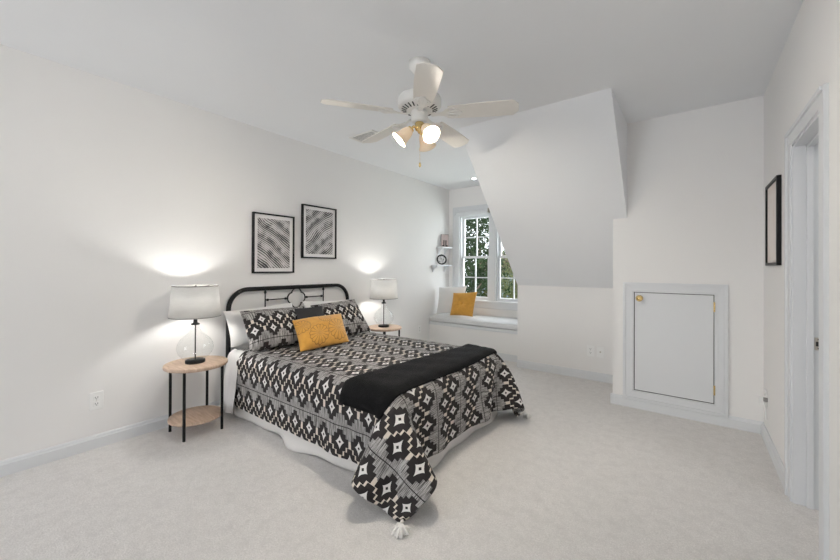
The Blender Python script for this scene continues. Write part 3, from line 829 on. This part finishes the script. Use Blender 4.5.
def bulb(c, r, mat, par, axis=(0, 0, 1)):
    return MB().lathe([(r * .4, -r * 1.5), (r * .45, -r), (r * .8, -r * .5), (r, .1 * r), (r * .9, r * .5), (r * .55, r * .9), (0, r * 1.05)], c, 16, axis).build('bulb', mat, par)
bulb((LX, LY, NZ + .455), .030, M['bulb_bed'], lamp)
lamp2 = dup(lamp, (0.0, NY2 - NY, 0), 'clear glass gourd lamp with linen drum shade, on the nightstand behind the bed')

# ------------------------------------------------------------------ ceiling fan
FX, FY = -1.343, 1.772
fan = thing('ceiling_fan', 'white five blade ceiling fan with three lit glass shades', 'ceiling fan', (FX, FY, 2.0))
MB().lathe([(.0, -.075), (.022, -.075), (.040, -.062), (.064, -.030), (.068, 0), (0, 0)], (FX, FY, H), 32).build('canopy', M['fan_white'], fan)
MB().tube([(FX, FY, H - .07), (FX, FY, 2.25)], .0135, 14).build('downrod', M['fan_white'], fan)
ZB = 2.143
MB().lathe([(0, 2.275), (.040, 2.272), (.050, 2.262), (.108, 2.258), (.128, 2.248), (.134, 2.235), (.134, 2.196), (.126, 2.186), (.118, 2.183), (.075, 2.166), (0, 2.166)], (FX, FY, 0), 48).build('motor_housing', M['fan_white'], fan)
vt = MB()
for k in range(24):
    a = 2 * PI * k / 24; dx, dy = math.cos(a), math.sin(a)
    s_ = Vector((dx, dy, 0)); c = Vector((FX, FY, 2.1735)) + s_ * .096
    ra = Vector((dx, dy, .38)).normalized(); ta = Vector((-dy, dx, 0)); na = ra.cross(ta)
    vt.obox(c, ra, ta, na, .016, .0035, .0022)
vv = vt.build('vent_slots', M['dark_slot'], fan); vv['label'] = 'dark radial vent slots'
MB().lathe([(0, 2.168), (.045, 2.168), (.052, 2.160), (.052, 2.108), (.046, 2.096), (0, 2.096)], (FX, FY, 0), 32).build('switch_housing', M['fan_white'], fan)
bp = math.radians(-13)
for k in range(5):
    a = math.radians((21.5, 93, 168, 239, 312)[k])
    r_ = Vector((math.cos(a), math.sin(a), -.035)).normalized(); tq = Vector((-math.sin(a), math.cos(a), 0))
    tp = (tq * math.cos(bp) + Vector((0, 0, 1)) * math.sin(bp)).normalized(); nz = r_.cross(tp)
    O = Vector((FX, FY, ZB))
    outl = [(.185, -.052), (.21, -.057), (.40, -.066), (.560, -.066), (.592, -.032), (.592, .032), (.560, .066), (.40, .066), (.21, .057), (.185, .052)]
    vs = [O + r_ * x + tp * y + nz * .0 for x, y in outl] + [O + r_ * x + tp * y + nz * .007 for x, y in outl]; n_ = len(outl)
    b = MB().add(vs, [tuple(range(n_))[::-1], tuple(range(n_, 2 * n_))] + [(i, (i + 1) % n_, n_ + (i + 1) % n_, n_ + i) for i in range(n_)])
    bo = b.build('blade', M['blade'], fan, bevel=.0015)
    # blade iron: arm flaring into three lobes under the blade
    ir = MB(); arm = [(.075, -.020), (.12, -.012), (.150, -.018), (.175, -.042), (.205, -.050), (.232, -.040), (.238, -.026), (.258, -.012), (.264, 0), (.258, .012), (.238, .026), (.232, .040), (.205, .050), (.175, .042), (.150, .018), (.12, .012), (.075, .020)]
    vs = [O + r_ * x + tp * y - nz * (.006) for x, y in arm] + [O + r_ * x + tp * y - nz * .0005 for x, y in arm]; n_ = len(arm)
    ir.add(vs, [tuple(range(n_))[::-1], tuple(range(n_, 2 * n_))] + [(i, (i + 1) % n_, n_ + (i + 1) % n_, n_ + i) for i in range(n_)])
    for yy in (-.026, 0, .026): ir.tube([O + r_ * .175 + tp * yy * .6 - nz * .008, O + r_ * .22 + tp * yy - nz * .009, O + r_ * .24 + tp * yy * .8 - nz * .007], [.003, .005, .002], 8)
    ir.build('blade_iron', M['fan_white'], bo)
# light kit
MB().lathe([(0, 2.098), (.024, 2.098), (.030, 2.088), (.022, 2.076), (.030, 2.066), (.026, 2.050), (.012, 2.042), (.008, 2.030), (0, 2.026)], (FX, FY, 0), 24).build('light_fitter', M['brass'], fan)['label'] = 'brass light fitter'
for k, ang in enumerate((222, 342, 102)):
    a = math.radians(ang); d_ = Vector((math.cos(a), math.sin(a), 0)); ax = (d_ * .72 + Vector((0, 0, -.69))).normalized()
    A = Vector((FX, FY, 2.070)) + d_ * .014; Bq = Vector((FX, FY, 2.070)) + d_ * .036; Cq = Bq + ax * .030
    ar = MB().tube([A, Bq, Cq], [.008, .008, .010], 10); ar.lathe([(.020, 0), (.023, .012), (.022, .018), (0, .018)], tuple(Cq - ax * .012), 18, tuple(ax))
    aro = ar.build('light_arm', M['brass'], fan)
    pr_ = [(.022, 0), (.029, .011), (.035, .031), (.038, .053), (.043, .075), (.053, .090), (.058, .096)]
    shd = MB().surf(pr_, tuple(Cq), 32, tuple(ax)).build('glass_shade', M['frosted'], fan); solid(shd, .003, 0)
    bulb(tuple(Cq + ax * .056), .022, M['bulb'], shd, tuple(ax))
pc = MB()
for k in range(44): 
    z = 2.030 - k * .0042; pc.lathe([(0, -.0016), (.0016, 0), (0, .0016)], (FX + .012, FY - .010, z), 6)
pco = pc.build('pull_chain', M['brass'], fan)
MB().lathe([(0, -.030), (.006, -.028), (.007, -.010), (.004, -.002), (0, 0)], (FX + .012, FY - .010, 1.846), 12).build('pull_knob', M['brass'], pco)

# ceiling vent and downlight
vc = Vector((-2.50, 2.47, H)); vent = thing('ceiling_vent', 'white louvred ceiling vent beside the fan blade', 'vent', (vc.x, vc.y, H - .02))
f = MB(); w2, l2 = .16, .10
f.box(vc.x - w2, vc.x + w2, vc.y - l2, vc.y - l2 + .022, H - .012, H).box(vc.x - w2, vc.x + w2, vc.y + l2 - .022, vc.y + l2, H - .012, H)
f.box(vc.x - w2, vc.x - w2 + .022, vc.y - l2 + .022, vc.y + l2 - .022, H - .012, H).box(vc.x + w2 - .022, vc.x + w2, vc.y - l2 + .022, vc.y + l2 - .022, H - .012, H)
f.build('frame', M['fan_white'], vent, bevel=.003)
MB().box(vc.x - w2 + .02, vc.x + w2 - .02, vc.y - l2 + .02, vc.y + l2 - .02, H - .003, H).build('duct_opening', M['dark_slot'], vent)
for k in range(9):
    y = vc.y - l2 + .034 + k * .0165
    MB().obox((vc.x, y, H - .010), (1, 0, 0), (0, math.cos(.2), -math.sin(.2)), (0, math.sin(.2), math.cos(.2)), w2 - .022, .0032, .0008).build('louvre', M['fan_white'], vent)
dl = thing('downlight', 'tiny recessed ceiling light in the dormer alcove', 'ceiling light', (-2.45, 4.51, H - .012))
MB().lathe([(.030, -.008), (.048, -.006), (.050, 0), (.028, 0)], (-2.45, 4.51, H), 28).build('trim_ring', M['fan_white'], dl)
MB().lathe([(0, -.020), (.018, -.017), (.028, -.008), (.028, 0), (0, 0)], (-2.45, 4.51, H), 24).build('lens', M['downlight'], dl)

# ------------------------------------------------------------------ wall pictures
def picture_left(y0, y1, z0, z1, printmat, label):
    d = .030; p_ = thing('framed_print', label, 'picture', (XL, (y0 + y1) / 2, z0), 'framed wave prints')
    f = MB(); w = .013
    f.box(XL, XL + d, y0, y1, z0, z0 + w).box(XL, XL + d, y0, y1, z1 - w, z1).box(XL, XL + d, y0, y0 + w, z0 + w, z1 - w).box(XL, XL + d, y1 - w, y1, z0 + w, z1 - w)
    f.build('frame', M['black_metal'], p_, bevel=.0015)
    MB().box(XL, XL + .016, y0 + w, y1 - w, z0 + w, z1 - w).build('mat_board', M['matboard'], p_)
    q = .046; MB().box(XL + .016, XL + .0175, y0 + q, y1 - q, z0 + q, z1 - q).build('print', printmat, p_)
picture_left(1.672, 2.090, 1.145, 1.695, M['print_a'], 'left black framed wave line print above the headboard')
picture_left(2.182, 2.616, 1.293, 1.840, M['print_b'], 'right, higher black framed wave line print above the headboard')
pr = thing('framed_picture', 'narrow black framed pale picture beside the doorway', 'picture', (XR, 3.147, 1.222))
f = MB(); x0, x1, y0, y1, z0, z1, w = XR - .022, XR, 2.945, 3.350, 1.222, 1.752, .018
f.box(x0, x1, y0, y1, z0, z0 + w).box(x0, x1, y0, y1, z1 - w, z1).box(x0, x1, y0, y0 + w, z0 + w, z1 - w).box(x0, x1, y1 - w, y1, z0 + w, z1 - w)
f.build('frame', M['black_metal'], pr, bevel=.0015)
MB().box(XR - .012, XR, y0 + w, y1 - w, z0 + w, z1 - w).build('print', M['blush'], pr)

# ------------------------------------------------------------------ outlets
def outlet(loc, nrm, label, kind='duplex', group='white wall outlets'):
    nx_ = Vector(nrm); ta = Vector((0, 0, 1)).cross(nx_); up = Vector((0, 0, 1)); c = Vector(loc)
    o = thing('wall_outlet', label, 'outlet', loc, group)
    MB().obox(c + nx_ * .003, ta, up, nx_, .036, .058, .003).build('cover_plate', M['white_plastic'], o, bevel=.002)
    if kind == 'duplex':
        for dz in (-.020, .020):
            ro = MB().obox(c + nx_ * .0068 + up * dz, ta, up, nx_, .016, .0135, .0012).build('receptacle', M['white_plastic'], o, bevel=.001)
            sl_ = MB()
            for dy in (-.006, .006): sl_.obox(c + nx_ * .0081 + up * (dz + .003) + ta * dy, ta, up, nx_, .0014, .0045, .0004)
            sl_.obox(c + nx_ * .0081 + up * (dz - .007), ta, up, nx_, .0022, .0022, .0004)
            sl_.build('slots', M['dark_slot'], ro)
        MB().lathe([(.003, 0), (.002, .0012), (0, .0014)], tuple(c + nx_ * .006), 8, tuple(nx_)).build('screw', M['nickel'], o)
    else:
        MB().lathe([(.008, 0), (.008, .003), (.0045, .004), (.0045, .011), (.002, .011), (0, .008)], tuple(c + nx_ * .006), 14, tuple(nx_)).build('coax_jack', M['nickel'], o)
    return o
outlet((XL, .622, .311), (1, 0, 0), 'white duplex outlet low on the wall left of the near nightstand')
outlet((XL, 4.17, .311), (1, 0, 0), 'white duplex outlet on the left wall just before the window bench')
outlet((-.868, YK, .311), (0, -1, 0), 'white duplex outlet on the knee wall, left of the pair')
outlet((-.772, YK, .311), (0, -1, 0), 'white cable jack plate on the knee wall, right of the pair', 'coax')
outlet((XR, 3.47, .300), (-1, 0, 0), 'white duplex outlet low on the right wall with a plug in it')
pg = thing('plug_in_charger', 'white plug with hanging cord in the right wall outlet', 'plug', (XR - .008, 3.42, .262))
MB().obox((XR - .024, 3.455, .282), (1, 0, 0), (0, 1, 0), (0, 0, 1), .016, .020, .024).build('plug_body', M['white_plastic'], pg, bevel=.004)
MB().obox((XR - .012, 3.418, .300), (1, 0, 0), (0, 1, 0), (0, 0, 1), .011, .006, .014).build('plug_shadow', M['shade_trim'], pg, bevel=.002)  # grey block standing in for the shadow beside the plug
MB().tube([(XR - .018, 3.43, .285), (XR - .018, 3.42, .26), (XR - .012, 3.415, .21), (XR - .010, 3.414, .165)], .004, 8).build('cord', M['white_plastic'], pg)

# ------------------------------------------------------------------ wall shelves by the window
def shelf(y0, y1, z, depth, label):
    s_ = thing('wall_shelf', label, 'shelf', (XL, (y0 + y1) / 2, z), 'white wall shelves')
    MB().box(XL, XL + depth, y0, y1, z - .016, z).build('board', M['trim'], s_, bevel=.002)
    for y in (y0 + .05, y1 - .05):
        poly = [(XL, z - .016), (XL + depth * .78, z - .016), (XL + depth * .72, z - .034), (XL + depth * .40, z - .045), (XL + depth * .22, z - .075), (XL + depth * .14, z - .105), (XL, z - .112)]
        MB().prism(poly, 'y', y - .009, y + .009).build('bracket', M['trim'], s_, bevel=.0015)
shelf(4.45, 4.87, 1.243, .118, 'lower white wall shelf beside the window')
shelf(4.60, 4.88, 1.523, .118, 'upper white wall shelf beside the window')
# small framed picture standing on the upper shelf
a = math.radians(-42); fx = Vector((math.cos(a), math.sin(a), 0)); tx = Vector((-math.sin(a), math.cos(a), 0)); upv = Vector((0, 0, 1))
c0 = Vector((-3.085, 4.735, 1.523)); sfp = thing('standing_picture', 'small pink picture block standing on the upper wall shelf', 'picture', c0)
MB().obox(c0 + upv * .10, fx, tx, upv, .014, .062, .099).build('frame', M['black_metal'], sfp, bevel=.002)
MB().obox(c0 + upv * .102 + fx * .0145, fx, tx, upv, .0012, .058, .094).build('picture_face', M['pinkart'], sfp)
bt = MB()
for sg in (-1, 1):
    b0 = c0 + fx * .0165 + tx * (sg * .016)
    bt.obox(b0 + upv * .062, fx, tx, upv, .0008, .009, .045); bt.obox(b0 + upv * .020 + tx * sg * .010, fx, tx, upv, .0008, .020, .009)
bo = bt.build('printed_boots', M['black_metal'], sfp); bo['label'] = 'pair of dark boots printed on the picture'
c1 = Vector((-3.088, 4.655, 1.243)); ax = (fx * .985 + upv * .17).normalized(); pl = thing('decorative_plate', 'round black and white plate on the lower wall shelf', 'plate', c1)
pcn = c1 + upv * .083
MB().lathe([(0, -.010), (.05, -.010), (.080, .004), (.081, .008), (.062, .004), (.058, .0), (0, 0)], tuple(pcn), 40, tuple(ax)).build('rim', M['black_metal'], pl)
MB().lathe([(.060, .0), (.059, .0035), (0, .003)], tuple(pcn), 36, tuple(ax)).build('face', M['plateart'], pl)

# ------------------------------------------------------------------ outside the dormer
struct(MB().box(-30, 14, 6.0, 45, -3.4, -3.0).build('ground', M['lawn']), 'lawn outside below the dormer window', 'ground')
def tree(x, y, h, rad, n, mat, label, seed, zc, lsize=.125):
    r2 = np.random.default_rng(seed)
    t = thing('tree', label, 'tree', (x, y, -3.0), 'trees outside the window')
    tk = MB(); tk.tube([(x, y, -3.0), (x + .05, y, -1.0), (x - .05, y + .05, 1.0), (x + .1, y, zc + rad * .5)], [.20, .16, .12, .05], 10)
    for k in range(9):
        a = r2.uniform(0, 2 * PI); z0 = r2.uniform(-1.0, zc + rad * .4); L = rad * r2.uniform(.5, .9)
        tk.tube([(x, y, z0), (x + math.cos(a) * L * .5, y + math.sin(a) * L * .5, z0 + .35), (x + math.cos(a) * L, y + math.sin(a) * L, z0 + .9)], [.06, .04, .012], 7)
    tk.build('trunk', M['bark'], t)
    vs, fs = [], []
    cl = r2.standard_normal((60, 3)); cl /= np.linalg.norm(cl, axis=1)[:, None]; cl *= r2.uniform(.35, 1, (60, 1)) ** .6
    cl = cl * np.array([rad, rad, h / 2]) + np.array([x, y, zc])
    for k in range(n):
        c = cl[r2.integers(60)] + r2.standard_normal(3) * rad * .20
        d1 = r2.standard_normal(3); d1 /= np.linalg.norm(d1); d2 = np.cross(d1, r2.standard_normal(3)); d2 /= np.linalg.norm(d2) + 1e-9; d3 = np.cross(d1, d2)
        L = lsize * r2.uniform(.6, 1.2); w = L * .32; i = len(vs)
        vs += [c, c + d1 * L * .45 + d2 * w + d3 * w * .3, c + d1 * L, c + d1 * L * .45 - d2 * w + d3 * w * .3]
        fs += [(i, i + 1, i + 2), (i, i + 2, i + 3)]
    fo = MB().add(vs, fs).build('foliage', mat, t); fo['kind'] = 'stuff'
tree(-5.6, 9.2, 4.4, 1.2, 7800, M['leaf_dark'], 'dense dark green tree outside, filling the left dormer window', 3, .9)
tree(-4.5, 11.9, 3.4, .95, 2600, M['leaf_pale'], 'sparse pale green tree outside, seen through the right dormer window', 5, .55)
tree(-7.8, 14.8, 5.6, 1.5, 4600, M['leaf_dark'], 'taller dark green tree standing farther behind in the dormer view', 8, 1.6)
tree(-7.4, 18.4, 3.5, 1.5, 2800, M['leaf_pale'], 'distant pale green tree low in the dormer view', 11, -.4)
hs = thing('house', 'distant house with blue grey siding beyond the trees outside', 'house', (-10.4, 24, -3.0))
MB().box(-12.6, -8.2, 22.5, 26, -3.0, .9).build('wall', M['roof'], hs)
MB().prism([(-12.9, .9), (-7.9, .9), (-10.4, 2.2)], 'y', 22.2, 26.3).build('roof', M['bark'], hs)
